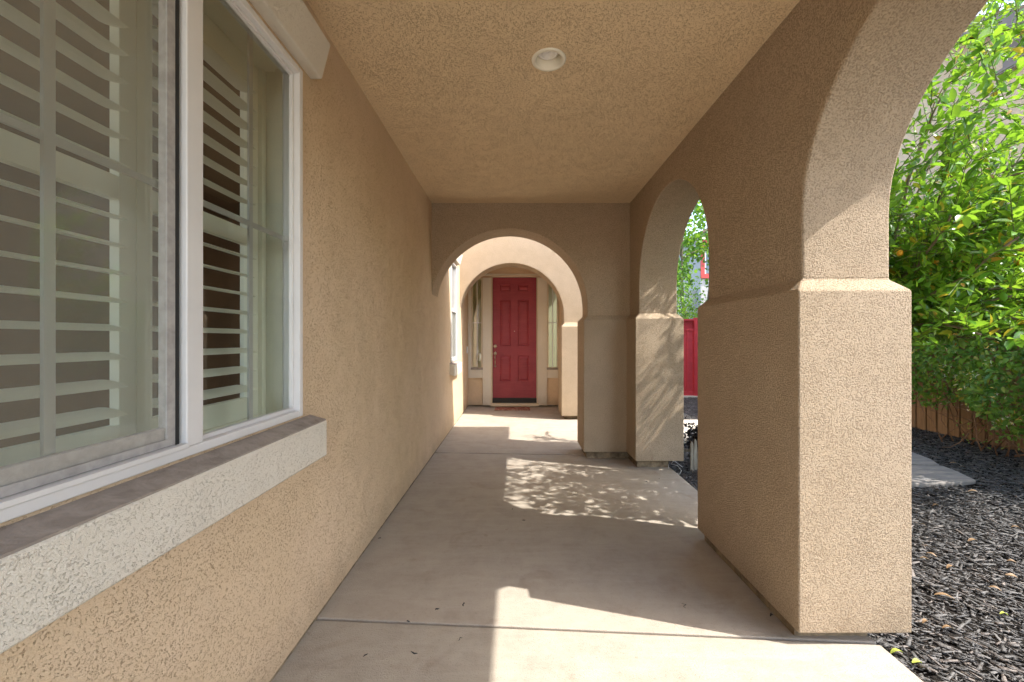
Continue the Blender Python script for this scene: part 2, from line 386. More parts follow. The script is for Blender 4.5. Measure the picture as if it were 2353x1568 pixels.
# cross wall with the round arch, and the second one before the door
def cross_wall(y0, y1, xr, top, zc, mat):
    cx, r = -.0755, .881
    pts = [(cx+r, UZ)] + [(cx+r*math.cos(math.pi*i/40), zc+r*math.sin(math.pi*i/40)) for i in range(41)] + [(cx-r, UZ)]
    pts = [p for p in pts]
    poly = [(xr, UZ), (xr, top), (-1.04, top), (-1.04, UZ)] + pts[::-1]
    V, F = prism(poly, y0, y1, 'y')
    return obj('arched_wall', V, F, M[mat], house, bevel=.013, seg=3)
cross_wall(4.548, 4.90, 1.34, CE+.035, 1.70, 'stucco_rough')
cross_wall(6.80, 7.17, 1.60, 4.4, 1.735, 'stucco_rough')
pier('pillar', [(.762, 6.72), (1.66, 6.72), (1.66, 7.25), (.762, 7.25)], .065)
box('foundation', .82, 1.58, 6.80, 7.18, -.1, .09, M['foundation'], house)

# door recess
DY = 8.05
box('recess_wall', .855, 1.05, 7.16, 8.3, .03, 4.3, M['stucco'], house)
box('recess_ceiling', -1.0, 1.02, 7.10, 8.3, 2.80, 2.9, M['stucco_ceiling'], house)
bm_ = MB()
V, F = prism([(-1.0, 2.56), (-.49, 2.56), (-.49, 2.62), (.44, 2.62), (.44, 2.56), (.9, 2.56), (.9, 2.85), (-1.0, 2.85)], DY, DY+.2, 'y'); bm_.v = V; bm_.f = F
bm_.build('door_wall', M['stucco'], house); box('door_wall', -1.0, -.66, DY, DY+.2, .03, .57, M['stucco'], house); box('door_wall', .61, .9, DY, DY+.2, .03, .57, M['stucco'], house)
tr = MB()
tr.box(-.654, -.485, DY-.035, DY+.16, .03, 2.56); tr.box(.437, .621, DY-.035, DY+.16, .03, 2.56)
tr.box(-.943, -.655, DY-.034, DY+.16, .572, .74); tr.box(.622, .854, DY-.034, DY+.16, .572, .74)
tr.box(-.943, -.884, DY-.033, DY+.16, .741, 2.56)
tr.box(-.654, .621, DY-.0345, DY+.1, 2.6, 2.64)
tr.build('door_surround', M['trim_stucco'], house, bevel=.006)
box('door_step', -.50, .45, DY-.10, DY+.14, .02, .075, M['frame_cream'], house, bevel=.006)
box('threshold', -.47, .423, DY-.02, DY+.12, .077, .165, M['dark'], house)
jm = MB(); jm.box(-.484, -.462, DY-.045, DY+.13, .077, 2.575); jm.box(.415, .436, DY-.045, DY+.13, .077, 2.575); jm.box(-.484, .436, DY-.0445, DY+.13, 2.576, 2.604)
jm.build('door_frame', M['frame_cream'], house, bevel=.004)
# six-panel door
def panel_door():
    x0, x1, z0, z1 = -.458, .411, .172, 2.57; yf = DY+.02
    pans = [(a, b, c, d) for (a, b) in ((-.313, -.094), (.044, .264)) for (c, d) in ((2.298, 2.43), (1.207, 2.125), (.504, 1.012))]
    xs = sorted({x0, x1, -.313, -.094, .044, .264}); zs = sorted({z0, z1, 2.298, 2.43, 1.207, 2.125, .504, 1.012})
    V = []; F = []
    def q(pts): i = len(V); V.extend(pts); F.append(tuple(range(i, i+len(pts))))
    for i in range(len(xs)-1):
        for j in range(len(zs)-1):
            mx, mz = (xs[i]+xs[i+1])/2, (zs[j]+zs[j+1])/2
            if any(a < mx < b and c < mz < d for a, b, c, d in pans): continue
            q([(xs[i], yf, zs[j]), (xs[i+1], yf, zs[j]), (xs[i+1], yf, zs[j+1]), (xs[i], yf, zs[j+1])])
    for a, b, c, d in pans:
        prev = None
        for (e, y) in ((0, 0), (.012, .014), (.022, .014), (.048, .003)):
            rg = [(a+e, yf+y, c+e), (b-e, yf+y, c+e), (b-e, yf+y, d-e), (a+e, yf+y, d-e)]
            if prev:
                for k in range(4): q([prev[k], prev[(k+1) % 4], rg[(k+1) % 4], rg[k]])
            prev = rg
        q(prev)
    i = len(V); V.extend([(x0, yf+.04, z0), (x1, yf+.04, z0), (x1, yf+.04, z1), (x0, yf+.04, z1)]); F.append((i, i+3, i+2, i+1))
    return obj('door', V, F, M['door'], house)
door = panel_door()
hm = MB(); hm.lathe([(.0, -.022), (.03, -.022), (.036, -.012), (.036, 0)], -.408, DY+.02, 1.20, 20, 'y'); hm.box(-.412, -.404, DY-.02, DY-.0, 1.18, 1.22)
hm.build('deadbolt', M['brass'], door, smooth=True)
hm = MB(); hm.lathe([(.0, -.012), (.026, -.012), (.032, -.004), (.032, 0)], -.408, DY+.02, 1.055, 20, 'y'); hm.lathe([(.0, -.010), (.018, -.010), (.022, 0)], -.408, DY+.02, .805, 16, 'y')
hm.tube([(-.408, DY+.01, 1.04), (-.408, DY-.035, 1.02), (-.408, DY-.055, .98), (-.408, DY-.05, .90), (-.408, DY-.03, .83), (-.408, DY+.01, .805)], [.010, .012, .010, .010, .009, .008], 8)
hm.tube([(-.408, DY+.0, 1.075), (-.408, DY-.04, 1.085), (-.40, DY-.055, 1.09)], [.006, .008, .010], 8)
hm.build('handle', M['brass'], door, smooth=True)
MB().lathe([(.0, -.006), (.007, -.006), (.009, 0)], -.025, DY+.02, 1.50, 12, 'y').build('peephole', M['brass'], door)
# sidelights
def sidelight(x0, x1):
    z0, z1 = .758, 2.56; y = DY+.02
    f = MB(); t = .026
    f.box(x0, x0+t, y-.05, y+.05, z0, z1); f.box(x1-t, x1, y-.05, y+.05, z0, z1)
    f.box(x0+t, x1-t, y-.049, y+.05, z0, z0+t); f.box(x0+t, x1-t, y-.049, y+.05, z1-t, z1)
    win = f.build('sidelight', M['frame_cream'], house, bevel=.003)
    g = MB(); c = (x0+x1)/2; g.box(c-.008, c+.008, y+.002, y+.012, z0+t, z1-t); g.box(x0+t, x1-t, y+.001, y+.011, 1.66, 1.68)
    g.build('muntin', M['vinyl'], win)
    pane('y', y+.0135, x0+t, x1-t, z0+t, z1-t, M['glass2'], win)
    box('sill', x0-.006, x1+.006, y-.07, y-.051, z0-.02, z0+.022, M['sill_top'], win)
sidelight(-.882, -.657); sidelight(.624, .849)
# room behind the door
hb = MB()
hb.box(-1.4, 1.4, 10.2, 10.3, 0, 3); hb.box(-1.5, -1.4, 8.26, 10.3, 0, 3); hb.box(1.4, 1.5, 8.26, 8.6, 0, 3); hb.box(1.4, 1.5, 8.6, 9.6, 0, 3); hb.box(1.4, 1.5, 9.6, 10.3, 0, 1.0); hb.box(-1.5, 1.5, 8.26, 10.3, 3, 3.1); hb.box(-1.5, 1.5, 8.26, 10.3, -.1, 0.02)
hb.box(-1.5, -.95, 8.2, 8.26, 0, 3); hb.box(.88, 1.5, 8.2, 8.26, 0, 3)
hb.build('entry_hall', paint('hall_paint', (.75, .70, .55), .8), house)
# tall upper walls so the courtyard reads as enclosed by the house
box('upper_wall', -1.0, 1.4, 7.3, 8.3, 2.95, 5.6, M['stucco'], house)

# popped-out sill and header trims
def sill(y0, y1, ztop, win):
    x = -A; p = .078
    # cream face block with a lower lip, and a sloping taupe cap
    V, F = prism([(x-.01, ztop-.17), (x+p, ztop-.195), (x+p, ztop-.032), (x-.01, ztop-.012)], y0, y1, 'y')
    obj('sill', V, F, M['trim_stucco'], win, bevel=.009, seg=2)
    V, F = prism([(x-.012, ztop-.02), (x+p-.006, ztop-.040), (x+p-.004, ztop-.0265), (x-.012, ztop-.003)], y0+.006, y1-.006, 'y')
    obj('sill_cap', V, F, M['sill_top'], win)
def header(y0, y1, zb, win):
    x = -A
    V, F = prism([(x-.01, zb), (x+.05, zb), (x+.09, zb+.155), (x+.09, zb+.165), (x-.01, zb+.165)], y0, y1, 'y')
    obj('header', V, F, M['trim_stucco'], win, bevel=.008, seg=2)

# near window: slider with a fixed lite
y0, y1, z0, z1 = W1; x = -A
win = MB(); t = .028
win.box(x-.06, x+.012, y1-t, y1, z0, z1); win.box(x-.06, x+.012, y0, y0+t, z0, z1)
win.box(x-.06, x+.0115, y0+t, y1-t, z0, z0+t); win.box(x-.06, x+.0115, y0+t, y1-t, z1-t, z1)
win.box(x-.055, x+.010, 1.150, 1.212, z0+t, z1-t)                       # meeting post
win = win.build('window', M['vinyl'], house, bevel=.004)
win['label'] = 'white vinyl sliding window with shutters beside the camera'
s = MB()                                                                # bottom track lip and small inner steps of the fixed lite
s.box(x-.02, x+.018, y0+t, 1.148, z0+t+.001, z0+t+.012); s.box(x-.03, x-.012, 1.213, y1-t-.001, z0+t+.001, z0+t+.014); s.box(x-.03, x-.012, y1-t-.014, y1-t-.001, z0+t+.014, z1-t); s.box(x-.03, x-.012, 1.213, y1-t-.014, z1-t-.014, z1-t-.001)
s.build('track', M['vinyl'], win)
s = MB(); s.box(x-.016, x-.002, 1.128, 1.138, z0+t+.013, z1-t); s.build('gasket', M['gasket'], win)
s = MB(); a, b_ = y0+t+.004, 1.127                                       # sliding sash
sf = MB(); sf.box(x-.011, x-.004, b_-.026, b_, z0+t+.014, z1-t); sf.box(x-.011, x-.004, a, b_-.026, z0+t+.014, z0+t+.034); sf.build('screen_frame', M['dirty_vinyl'], win)
for (q0, q1, r0, r1) in ((a, a+.036, z0+t+.014, z1-t), (b_-.022, b_, z0+t+.014, z1-t), (a+.036, b_-.022, z0+t+.014, z0+t+.066), (a+.036, b_-.022, z1-t-.04, z1-t)):
    s.box(x-.034, x-.013, q0, q1, r0, r1)
s.build('sash', M['dirty_vinyl'], win, bevel=.004)
pane('x', x-.0075, a, b_-.02, z0+t+.03, z1-t, M['screen'], win).name = 'screen'
pane('x', x-.0345, a+.01, b_-.01, z0+t+.03, z1-t-.01, M['glass'], win)
pane('x', x-.0265, 1.212, y1-t-.004, z0+t+.012, z1-t-.004, M['glass'], win)
g = MB(); zc = 1.765
g.box(x-.046, x-.038, .842, .864, z0+t, z1-t); g.box(x-.045, x-.039, a, b_, zc-.009, zc+.009)
g.box(x-.038, x-.030, 1.480, 1.500, z0+t, z1-t); g.box(x-.037, x-.031, 1.212, y1-t, zc-.009, zc+.009)
g.build('muntin', M['vinyl'], win)
sill(y0-.11, 1.862, z0-.004, win); header(y0-.12, 1.872, 2.54, win)
rv = MB(); xi, xj = x-.062, x-.26                                       # inner reveal of the opening
rv.box(xj, xi, y0-.02, y0+.012, z0-.02, z1+.02); rv.box(xj, xi, y1-.008, y1+.02, z0-.02, z1+.02); rv.box(xj, xi, y0+.012, y1-.008, z0-.02, z0+.008); rv.box(xj, xi, y0+.012, y1-.008, z1-.008, z1+.02)
rv.box(xi-.03, xi-.001, y1-.03, y1-.009, z0+.009, z1-.009)
rv.build('reveal', M['reveal'], win)
def shutter(ya, yb):
    s = MB(); xs0, xs1 = -1.135, -1.108; st = .050
    zb, zt = z0+.012, z1-.012
    s.box(xs0, xs1, ya, ya+st, zb, zt); s.box(xs0, xs1, yb-st, yb, zb, zt)
    s.box(xs0, xs1-.001, ya+st, yb-st, zb, 1.10); s.box(xs0, xs1-.001, ya+st, yb-st, 1.73, 1.795); s.box(xs0, xs1-.001, ya+st, yb-st, zt-.10, zt)
    def lou(z):
        c = Vector((-1.1215, z)); L = .045; T = .0050; an = R(13)
        d = Vector((-math.cos(an), math.sin(an))); nn = Vector((math.sin(an), math.cos(an)))
        prof = [c-d*L, c-d*L*.5+nn*T, c+nn*T*1.25, c+d*L*.5+nn*T, c+d*L, c+d*L*.5-nn*T, c-nn*T*1.25, c-d*L*.5-nn*T]
        V, F = prism([(p.x, p.y) for p in prof], ya+st+.002, yb-st-.002, 'y'); i = len(s.v); s.v += V; s.f += [tuple(k+i for k in f) for f in F]
    z = 1.10+.040
    while z < 1.72: lou(z); z += .0775
    z = 1.795+.036
    while z < zt-.12: lou(z); z += .0775
    o = s.build('shutter_panel', M['shutter'], win)
shutter(.600, 1.181); shutter(1.184, 1.740)
fr = MB(); fr.box(-1.14, -1.09, 1.742, 1.766, z0+.009, z1-.009); fr.box(-1.14, -1.09, .583, .598, z0+.009, z1-.009); fr.box(-1.14, -1.088, .60, 1.74, z0+.0085, z0+.0115)
fr.build('shutter_frame', M['shutter'], win)
rb = MB(); rb.box(-4.6, -4.5, 1.6, 5.2, 0, 3); rb.box(-4.6, -4.5, -2.1, -1.6, 0, 3); rb.box(-4.6, -4.5, -1.6, 1.6, 0, .5); rb.box(-4.6, -4.5, -1.6, 1.6, 2.6, 3); rb.box(-4.6, -4.0, -2.1, -2, 0, 3); rb.box(-1.9, -A-.17, -2.1, -2, 0, 3); rb.box(-4.0, -1.9, -2.1, -2, 0, .5); rb.box(-4.6, -A-.17, 5.2, 5.3, 0, 3); rb.box(-4.6, -A-.17, -2.1, 5.3, 2.9, 3); rb.box(-4.6, -A-.17, -2.1, 5.3, -.1, 0)
rb.box(-2.9, -2.6, 2.0, 3.0, 0, 2.2)
rb.build('room', M['room'], house)

# far window on the same wall: single-hung
y0, y1, z0, z1 = W2
w2 = MB(); w2.box(x-.06, x+.012, y1-t, y1, z0, z1); w2.box(x-.06, x+.012, y0, y0+t, z0, z1)
w2.box(x-.06, x+.0115, y0+t, y1-t, z0, z0+t); w2.box(x-.06, x+.0115, y0+t, y1-t, z1-t, z1); w2.box(x-.04, x+.010, y0+t, y1-t, 1.75, 1.80)
w2 = w2.build('window', M['vinyl'], house, bevel=.004); w2['label'] = 'small white single-hung window in the sunlit courtyard wall'
s = MB(); s.box(x-.02, x+.004, y0+t+.001, y0+t+.022, z0+t+.001, 1.749); s.box(x-.02, x+.004, y1-t-.022, y1-t-.001, z0+t+.001, 1.749); s.box(x-.02, x+.003, y0+t+.022, y1-t-.022, z0+t+.001, z0+t+.03)
s.build('sash', M['alu'], w2)
pane('x', x-.008, y0+t+.02, y1-t-.02, z0+t+.03, 1.75, M['screen'], w2).name = 'screen'
pane('x', x-.0265, y0+t, y1-t, z0+t, z1-t, M['glass'], w2)
box('blind', x-.15, x-.146, y0-.05, y1+.05, z0-.05, z1+.05, paint('blind', (.5, .52, .5), .8), w2)
sill(y0-.09, y1+.09, z0-.004, w2); header(y0-.1, y1+.1, 2.53, w2)

# door bell and outlet cover on the recess wall
box('doorbell', -A+.001, -A+.022, 7.76, 7.83, 1.07, 1.20, M['vinyl'], house, bevel=.003)
box('outlet_cover', -A+.001, -A+.012, 7.50, 7.57, .42, .54, M['frame_cream'], house, bevel=.003)

# recessed ceiling light
ly = 930*1.53/642; lx = 76*ly/930
cl = empty('ceiling_light', (lx, ly, CE), 'round recessed ceiling light with cream trim ring and clear bulb', 'ceiling light')
MB().lathe([(.066, .045), (.070, -.002), (.076, -.007), (.088, -.006), (.094, -.001), (.094, .004)], lx, ly, CE, 56).build('trim_ring', M['light_trim'], cl, smooth=True)
MB().lathe([(.074, -.004), (.071, .004), (.064, .105), (.0, .107)], lx, ly, CE, 48).build('baffle', M['light_trim'], cl, smooth=True)
MB().lathe([(.046, .068), (.056, .030), (.055, .006), (.048, .002), (.034, .006), (.028, .016), (.012, .018), (.0, .010)], lx-.004, ly+.006, CE+.034, 40).build('bulb', M['bulb'], cl, smooth=True)
# the ceiling is cut open around the can
# (ring hides a real hole made by splitting the ceiling slab)
for o in list(house.children):
    if o.name == 'ceiling': bpy.data.objects.remove(o)
def ceiling_with_hole():
    n = 48; r = .080; x0, x1, y0, y1 = -1.02, 1.42, -1.3, 4.70
    ring = [(lx+r*math.cos(2*math.pi*i/n), ly+r*math.sin(2*math.pi*i/n)) for i in range(n)]
    V = []; F = []
    for z in (CE, CE+.07):
        k = len(V); V += [(a, b, z) for a, b in ring]
        h = .2; sq = []
        for i in range(n):
            t = 2*math.pi*i/n; c, s_ = math.cos(t), math.sin(t); q = max(abs(c), abs(s_)); sq.append((lx+h*c/q, ly+h*s_/q))
        V += [(a, b, z) for a, b in sq]
        F += [(k+i, k+(i+1) % n, k+n+(i+1) % n, k+n+i) for i in range(n)]
        for (a, b, c, d) in ((x0, lx-h, y0, y1), (lx+h, x1, y0, y1), (lx-h, lx+h, y0, ly-h), (lx-h, lx+h, ly+h, y1)):
            i = len(V); V += [(a, c, z), (b, c, z), (b, d, z), (a, d, z)]; F.append((i, i+1, i+2, i+3))
    o = obj('ceiling', V, F, M['stucco_ceiling'], house)
    return o
ceiling_with_hole()

tag(box('doormat', -.40, .27, 7.60, 7.93, .002, .016, M['mat_'], bevel=.004), 'small worn rust-red doormat in front of the red door', 'doormat')

# ------------------------------------------------------------------ fences
def red_fence():
    f = empty('red_fence', (4.5, 9.8, -.1), 'solid red painted board fence with a lattice top beyond the path', 'fence')
    b = MB(); xx = 1.5
    while xx < 7.6: b.box(xx, xx+.185, 9.80, 9.822, .02, 1.56); b.box(xx+.165, xx+.215, 9.782, 9.799, .02, 1.56); xx += .19
    b.build('board_panel', M['redfence'], f)
    r = MB(); r.box(1.5, 7.6, 9.765, 9.81, -.02, .07); r.box(1.5, 7.6, 9.765, 9.825, 1.55, 1.60); r.box(1.5, 7.6, 9.75, 9.84, 1.79, 1.83); r.build('rail', M['redfence'], f)
    l = MB(); xx = 1.5
    while xx < 7.5:
        l.hexa([(xx, 9.80, 1.60), (xx+.02, 9.80, 1.60), (xx+.02, 9.806, 1.60), (xx, 9.806, 1.60), (xx+.19, 9.80, 1.79), (xx+.21, 9.80, 1.79), (xx+.21, 9.806, 1.79), (xx+.19, 9.806, 1.79)])
        l.hexa([(xx+.19, 9.807, 1.60), (xx+.21, 9.807, 1.60), (xx+.21, 9.812, 1.60), (xx+.19, 9.812, 1.60), (xx, 9.807, 1.79), (xx+.02, 9.807, 1.79), (xx+.02, 9.812, 1.79), (xx, 9.812, 1.79)]); xx += .06
    l.box(1.5, 7.6, 9.83, 9.84, 1.6, 1.79)
    l.build('lattice', M['redfence'], f)
    for k in range(3): box('post', 1.9+k*2.4, 2.0+k*2.4, 9.74, 9.80, -.08, 1.86, M['redfence'], f)
red_fence()
tag(box('fence_kerb', 1.5, 7.0, 9.70, 9.80, -.1, -.02, M['path']), 'low concrete kerb under the red fence', 'kerb')
bf = empty('wooden_fence', (6.3, 4, -.1), 'weathered brown wooden board fence half hidden under honeysuckle', 'fence')
b = MB(); yy = -1.0
while yy < 9.7:
    b.box(6.30, 6.318, yy, yy+.135, -.06, 1.75+random.uniform(-.01, .01)); b.box(6.335, 6.35, yy+.11, yy+.2, -.06, 1.74); yy += .157
b.build('board_panel', M['wood'], bf)
r = MB(); r.box(6.36, 6.40, -1, 9.7, .1, .19); r.box(6.36, 6.40, -1, 9.7, 1.45, 1.54); r.build('rail', M['wood'], bf)

# ------------------------------------------------------------------ foliage
def leaves(P, D, N, L, Wd, fold=.18, curl=.12):
    """numpy leaf cloud: P base points, D length direction, N face normal, L length, Wd width -> verts, faces"""
    n = len(P); D = D/np.linalg.norm(D, axis=1, keepdims=True)
    S = np.cross(D, N); S /= np.linalg.norm(S, axis=1, keepdims=True)+1e-9; N = np.cross(S, D)
    L = L[:, None]; Wd = Wd[:, None]
    pts = []
    for (u, wv) in ((0, 0), (.30, .42), (.62, .40), (1, 0), (.62, -.40), (.30, -.42), (.33, 0), (.66, 0)):
        z = -curl*u*u*L + (fold*abs(wv)*Wd)*2
        pts.append(P+D*(u*L)+S*(wv*Wd)+N*z)
    V = np.stack(pts, 1).reshape(-1, 3)
    base = np.array([[0, 1, 6, 6], [1, 2, 7, 6], [2, 3, 7, 7], [0, 6, 5, 5], [6, 7, 4, 5], [7, 3, 4, 4]])
    idx = (np.arange(n)*8)[:, None]
    tris = np.concatenate([np.stack([idx[:, 0]+a for a in t], 1) for t in ((0, 6, 1), (2, 7, 3), (0, 5, 6), (7, 4, 3))])
    quads = np.concatenate([np.stack([idx[:, 0]+a for a in t], 1) for t in ((1, 6, 7, 2), (5, 4, 7, 6))])
    return V, tris, quads
def np_mesh(name, V, tris, quads, mat, parent=None, smooth=True):
    me = bpy.data.meshes.new(name); nt_, nq = len(tris), len(quads)
    me.vertices.add(len(V)); me.vertices.foreach_set('co', V.astype(np.float32).ravel())
    loops = np.concatenate([tris.ravel(), quads.ravel()]) if nq else tris.ravel()
    me.loops.add(len(loops)); me.loops.foreach_set('vertex_index', loops.astype(np.int32))
    me.polygons.add(nt_+nq)
    st = np.concatenate([np.arange(nt_)*3, nt_*3+np.arange(nq)*4]); me.polygons.foreach_set('loop_start', st.astype(np.int32))
    me.update(calc_edges=True); me.validate()
    if smooth: me.polygons.foreach_set('use_smooth', [True]*len(me.polygons))
    me.materials.append(mat); o = bpy.data.objects.new(name, me); C.objects.link(o)
    if parent: o.parent = parent; o.matrix_parent_inverse = Matrix.Translation(-parent_world(parent))
    return o
def unit(n):
    v = rng.normal(size=(n, 3)); return v/np.linalg.norm(v, axis=1, keepdims=True)

# lemon tree beside the near pillar
LC = Vector((3.55, 3.85, 2.55))
lemon = empty('lemon_tree', (3.3, 4.05, -.08), 'leafy lemon tree with yellow fruit right of the near pillar', 'tree')
tb = MB(); tb.tube([(3.3, 4.05, -.1), (3.33, 4.03, .5), (3.36, 4.0, 1.1), (3.4, 3.95, 1.6)], [.07, .06, .055, .045], 10)
tb.build('trunk', M['bark'], lemon, smooth=True)
lb = MB(); tw = MB(); LP = []; LD = []; LL = []
def inside(p):
    """the crown keeps clear of the porch and of the sunlit bed in front of it"""
    return p.x > 2.02 and p.y > 2.32 + max(0, p.x-3.2)*.35 and p.z > 1.30 and (p.x/max(p.y, .1) > .56) and p.z < 4.9-.6*max(0, 3.1-p.x)
def thin(e):
    """natural gaps in the crown above the second bay"""
    if -.3 < e.x-.7525*e.z < 1.75 and 3.2 < e.y+.216*e.z < 5.0 and random.random() < .55: return True
    t = (4.165-e.y)/.276
    return t > 0 and 1.1 < e.x-.961*t < 1.85 and .3 < e.z-1.277*t < 2.0 and random.random() < .62
for k in range(64):
    az = random.uniform(0, 2*math.pi); el = random.uniform(-.25, 1.25)
    if k % 2: az = random.uniform(-2.6, .3)
    d = Vector((math.cos(az)*math.cos(el), math.sin(az)*math.cos(el), math.sin(el)))
    p = Vector((3.38, 3.97, random.uniform(1.2, 1.7))); pts = [p.copy()]; Lb = random.uniform(1.2, 2.4); nseg = 9
    for q in range(nseg):
        d = (d+Vector((random.uniform(-.2, .2), random.uniform(-.2, .2), random.uniform(-.16, .12)))).normalized()
        p = p+d*Lb/nseg; pts.append(p.copy())
    pts = [q for q in pts if inside(q) or q is pts[0]]
    if len(pts) < 3: continue
    lb.tube(pts, [.013*(1-.75*i/len(pts))+.0025 for i in range(len(pts))], 6)
    for q in range(1, len(pts)):
        for _ in range(8):
            dd = (d+Vector(unit(1)[0])*1.1+Vector((0, 0, .15))).normalized(); s0 = pts[q]+(pts[q-1]-pts[q])*random.random()
            ln = random.uniform(.18, .48); e = s0+dd*ln; m_ = s0+dd*ln*.5+Vector((0, 0, -.02))
            if not inside(e): continue
            if thin(e): continue
            tw.tube([s0, m_, e], [.0035, .0025, .0014], 4)
            nl = int(ln/.034)
            for r_ in range(nl):
                u = .15+.85*r_/nl; LP.append(s0+(e-s0)*u+Vector((0, 0, -.01*math.sin(u*3)))); ld_ = (dd*.6+Vector(unit(1)[0])*.9+Vector((0, 0, .25)))
                LD.append(ld_); LL.append(random.uniform(.045, .10))
# outer sprays facing the arch
for k in range(680):
    c_ = Vector((random.uniform(2.5, 4.4), random.uniform(2.5, 3.9), random.uniform(1.5, 4.1)))
    if k > 420: c_ = Vector((random.uniform(2.7, 4.1), random.uniform(2.4, 3.4), random.uniform(2.5, 4.0)))
    if not inside(c_) or (c_.z < 2.1 and random.random() < .5): continue
    dd = Vector(unit(1)[0])+Vector((-.35, -.35, .25)); dd.normalize(); ln = random.uniform(.22, .5); s0 = c_-dd*ln/2; e = c_+dd*ln/2
    if not inside(e) or thin(e): continue
    tw.tube([s0, (s0+e)/2+Vector((0, 0, .02)), e], [.0035, .0025, .0014], 4)
    for r_ in range(int(ln/.032)): LP.append(s0+(e-s0)*(r_+.5)/int(ln/.032)); LD.append(dd*.6+Vector(unit(1)[0])*.9); LL.append(random.uniform(.04, .10))
# upper sprays of the crown: they dapple the second bay of the porch floor
for k in range(320):
    fx = random.uniform(-.2, 1.7); fy = random.uniform(3.25, 4.75); xx = random.uniform(2.5, 4.2); t_ = (xx-fx)/.961
    if fx < .5 and random.random() < .3: continue
    c_ = Vector((xx, fy-.276*t_, 1.277*t_))
    if c_.z < 1.6 or c_.y < 2.2 or (c_.z < 3.6 and thin(c_)): continue
    dd = Vector(unit(1)[0])*.8+Vector((.2, -.1, .3)); dd.normalize(); ln = random.uniform(.25, .45); s0 = c_-dd*ln/2; e = c_+dd*ln/2
    tw.tube([s0, (s0+e)/2+Vector((0, 0, .02)), e], [.0035, .0025, .0014], 4)
    for r_ in range(8): LP.append(s0+(e-s0)*(r_+.5)/8); LD.append(dd*.6+Vector(unit(1)[0])*.9); LL.append(random.uniform(.026, .054))
for k in range(7):
    e = Vector((random.uniform(2.6, 4.2), random.uniform(2.4, 3.8), random.uniform(3.4, 4.9))); p0 = Vector((3.4, 3.95, 1.6)); m1 = p0.lerp(e, .5)+Vector((random.uniform(-.2, .2), .25, .1))
    lb.tube([p0, p0.lerp(m1, .5), m1, m1.lerp(e, .55)+Vector((0, .05, .05)), e], [.012, .009, .007, .005, .002], 6)
lb.build('branch', M['bark'], lemon, smooth=True); tw.build('twig', M['twigmat'], lemon)
P = np.array([tuple(v) for v in LP]); D = np.array([tuple(v) for v in LD]); n = len(P); L = np.array(LL)
N = unit(n)*.6+np.array([.25, -.1, .8]); V, T_, Q_ = leaves(P, D, N, L, L*rng.uniform(.42, .56, n))
np_mesh('foliage', V, T_, Q_, M['lemonleaf'], lemon)
print('lemon leaves', n)
def ellipsoid(c, r, s=1.15, n=12, m_=8):
    mb = MB(); prof = [(max(.0008, r*math.sin(math.pi*i/m_)), -r*s*math.cos(math.pi*i/m_)) for i in range(m_+1)]
    mb.lathe(prof, c[0], c[1], c[2], n); return mb
def pix(px, py, Y): return Vector(((px-1185)*Y/930, Y, CAMH+(780-py)*Y/930))
for (px, py, Y) in ((2068, 582, 3.1), (2150, 604, 3.2), (2184, 606, 3.3), (2207, 620, 3.25), (2215, 632, 3.4), (2345, 605, 3.2), (2300, 545, 3.3), (2345, 557, 3.4), (2240, 560, 3.5), (2180, 640, 3.6)):
    ellipsoid(pix(px, py, Y), .022 + random.uniform(-.002, .004)).build('lemon', M['lemon'], lemon, smooth=True)

# honeysuckle draped over the fence
vine = empty('honeysuckle', (6.1, 4, -.08), 'dense honeysuckle with cream and yellow flowers draped over the wooden fence', 'climbing plant')
def lump(y, z): return .16*math.sin(y*2.1+1)+.12*math.sin(y*4.7+z*3)+.10*noise.noise(Vector((y*1.7, z*2.2, 3)))*3
def vine_pts(n):
    out = []
    while len(out) < n:
        y = random.uniform(2.0, 9.6); th = random.uniform(0, math.pi)
        zl = .62 + .16*math.sin(y*1.9+.6)+.14*math.sin(y*5.1) - .35*max(0, min(1, (5.6-y)/1.0))     # ragged lower hem
        top = 2.15+.16*math.sin(y*1.3)+.1*math.sin(y*3.9)
        z = zl+(top-zl)*random.random()**.8
        f = (z-zl)/(top-zl)
        bulge = .85*math.sin(min(1, .18+f)*math.pi*.62)*(1-max(0, f-.75)*2.6)+.12
        xx = 6.28-bulge*random.uniform(.55, 1.06)+lump(y, z)*.45
        if xx > 6.27 and z < 1.75: continue
        out.append((xx, y, z))
    for _ in range(n//8): out.append((random.uniform(5.9, 6.75), random.uniform(-.5, 9.6), random.uniform(1.75, 2.15)))
    return np.array(out)
P = vine_pts(30000); n = len(P); D = unit(n)+np.array([-.5, -.2, -.35]); N = unit(n)*.6+np.array([-.7, -.1, .5]); L = rng.uniform(.04, .085, n)
V, T_, Q_ = leaves(P, D, N, L, L*rng.uniform(.5, .68, n), .1, .15); np_mesh('foliage', V, T_, Q_, M['vineleaf'], vine)
P = vine_pts(420); P[:, 0] -= .20; P = np.concatenate([P+rng.normal(size=P.shape)*.03 for _ in range(6)]); n = len(P); D = unit(n)+np.array([-.6, 0, .3]); L = rng.uniform(.028, .055, n)
V, T_, Q_ = leaves(P, D, unit(n), L, L*.28, .1, .3); o = np_mesh('blossom', V, T_, Q_, M['flower'], vine); o['kind'] = 'stuff'
sm = MB()
for k in range(90):
    y = random.uniform(1.5, 9.0) if k > 45 else random.uniform(3.3, 5.6); xb = random.uniform(5.75, 6.2)
    p = Vector((xb, y, -.05)); pts = [p.copy()]; d = Vector((random.uniform(-.3, .3), random.uniform(-.8, .8), 1)).normalized()
    for q in range(7): d = (d+Vector((random.uniform(-.3, .3), random.uniform(-.5, .5), random.uniform(-.35, .2)))).normalized(); p = p+d*.15; p.z = max(p.z, -.03); pts.append(p.copy())
    sm.tube(pts, [random.uniform(.004, .011)*(1-.08*i) for i in range(8)], 5)
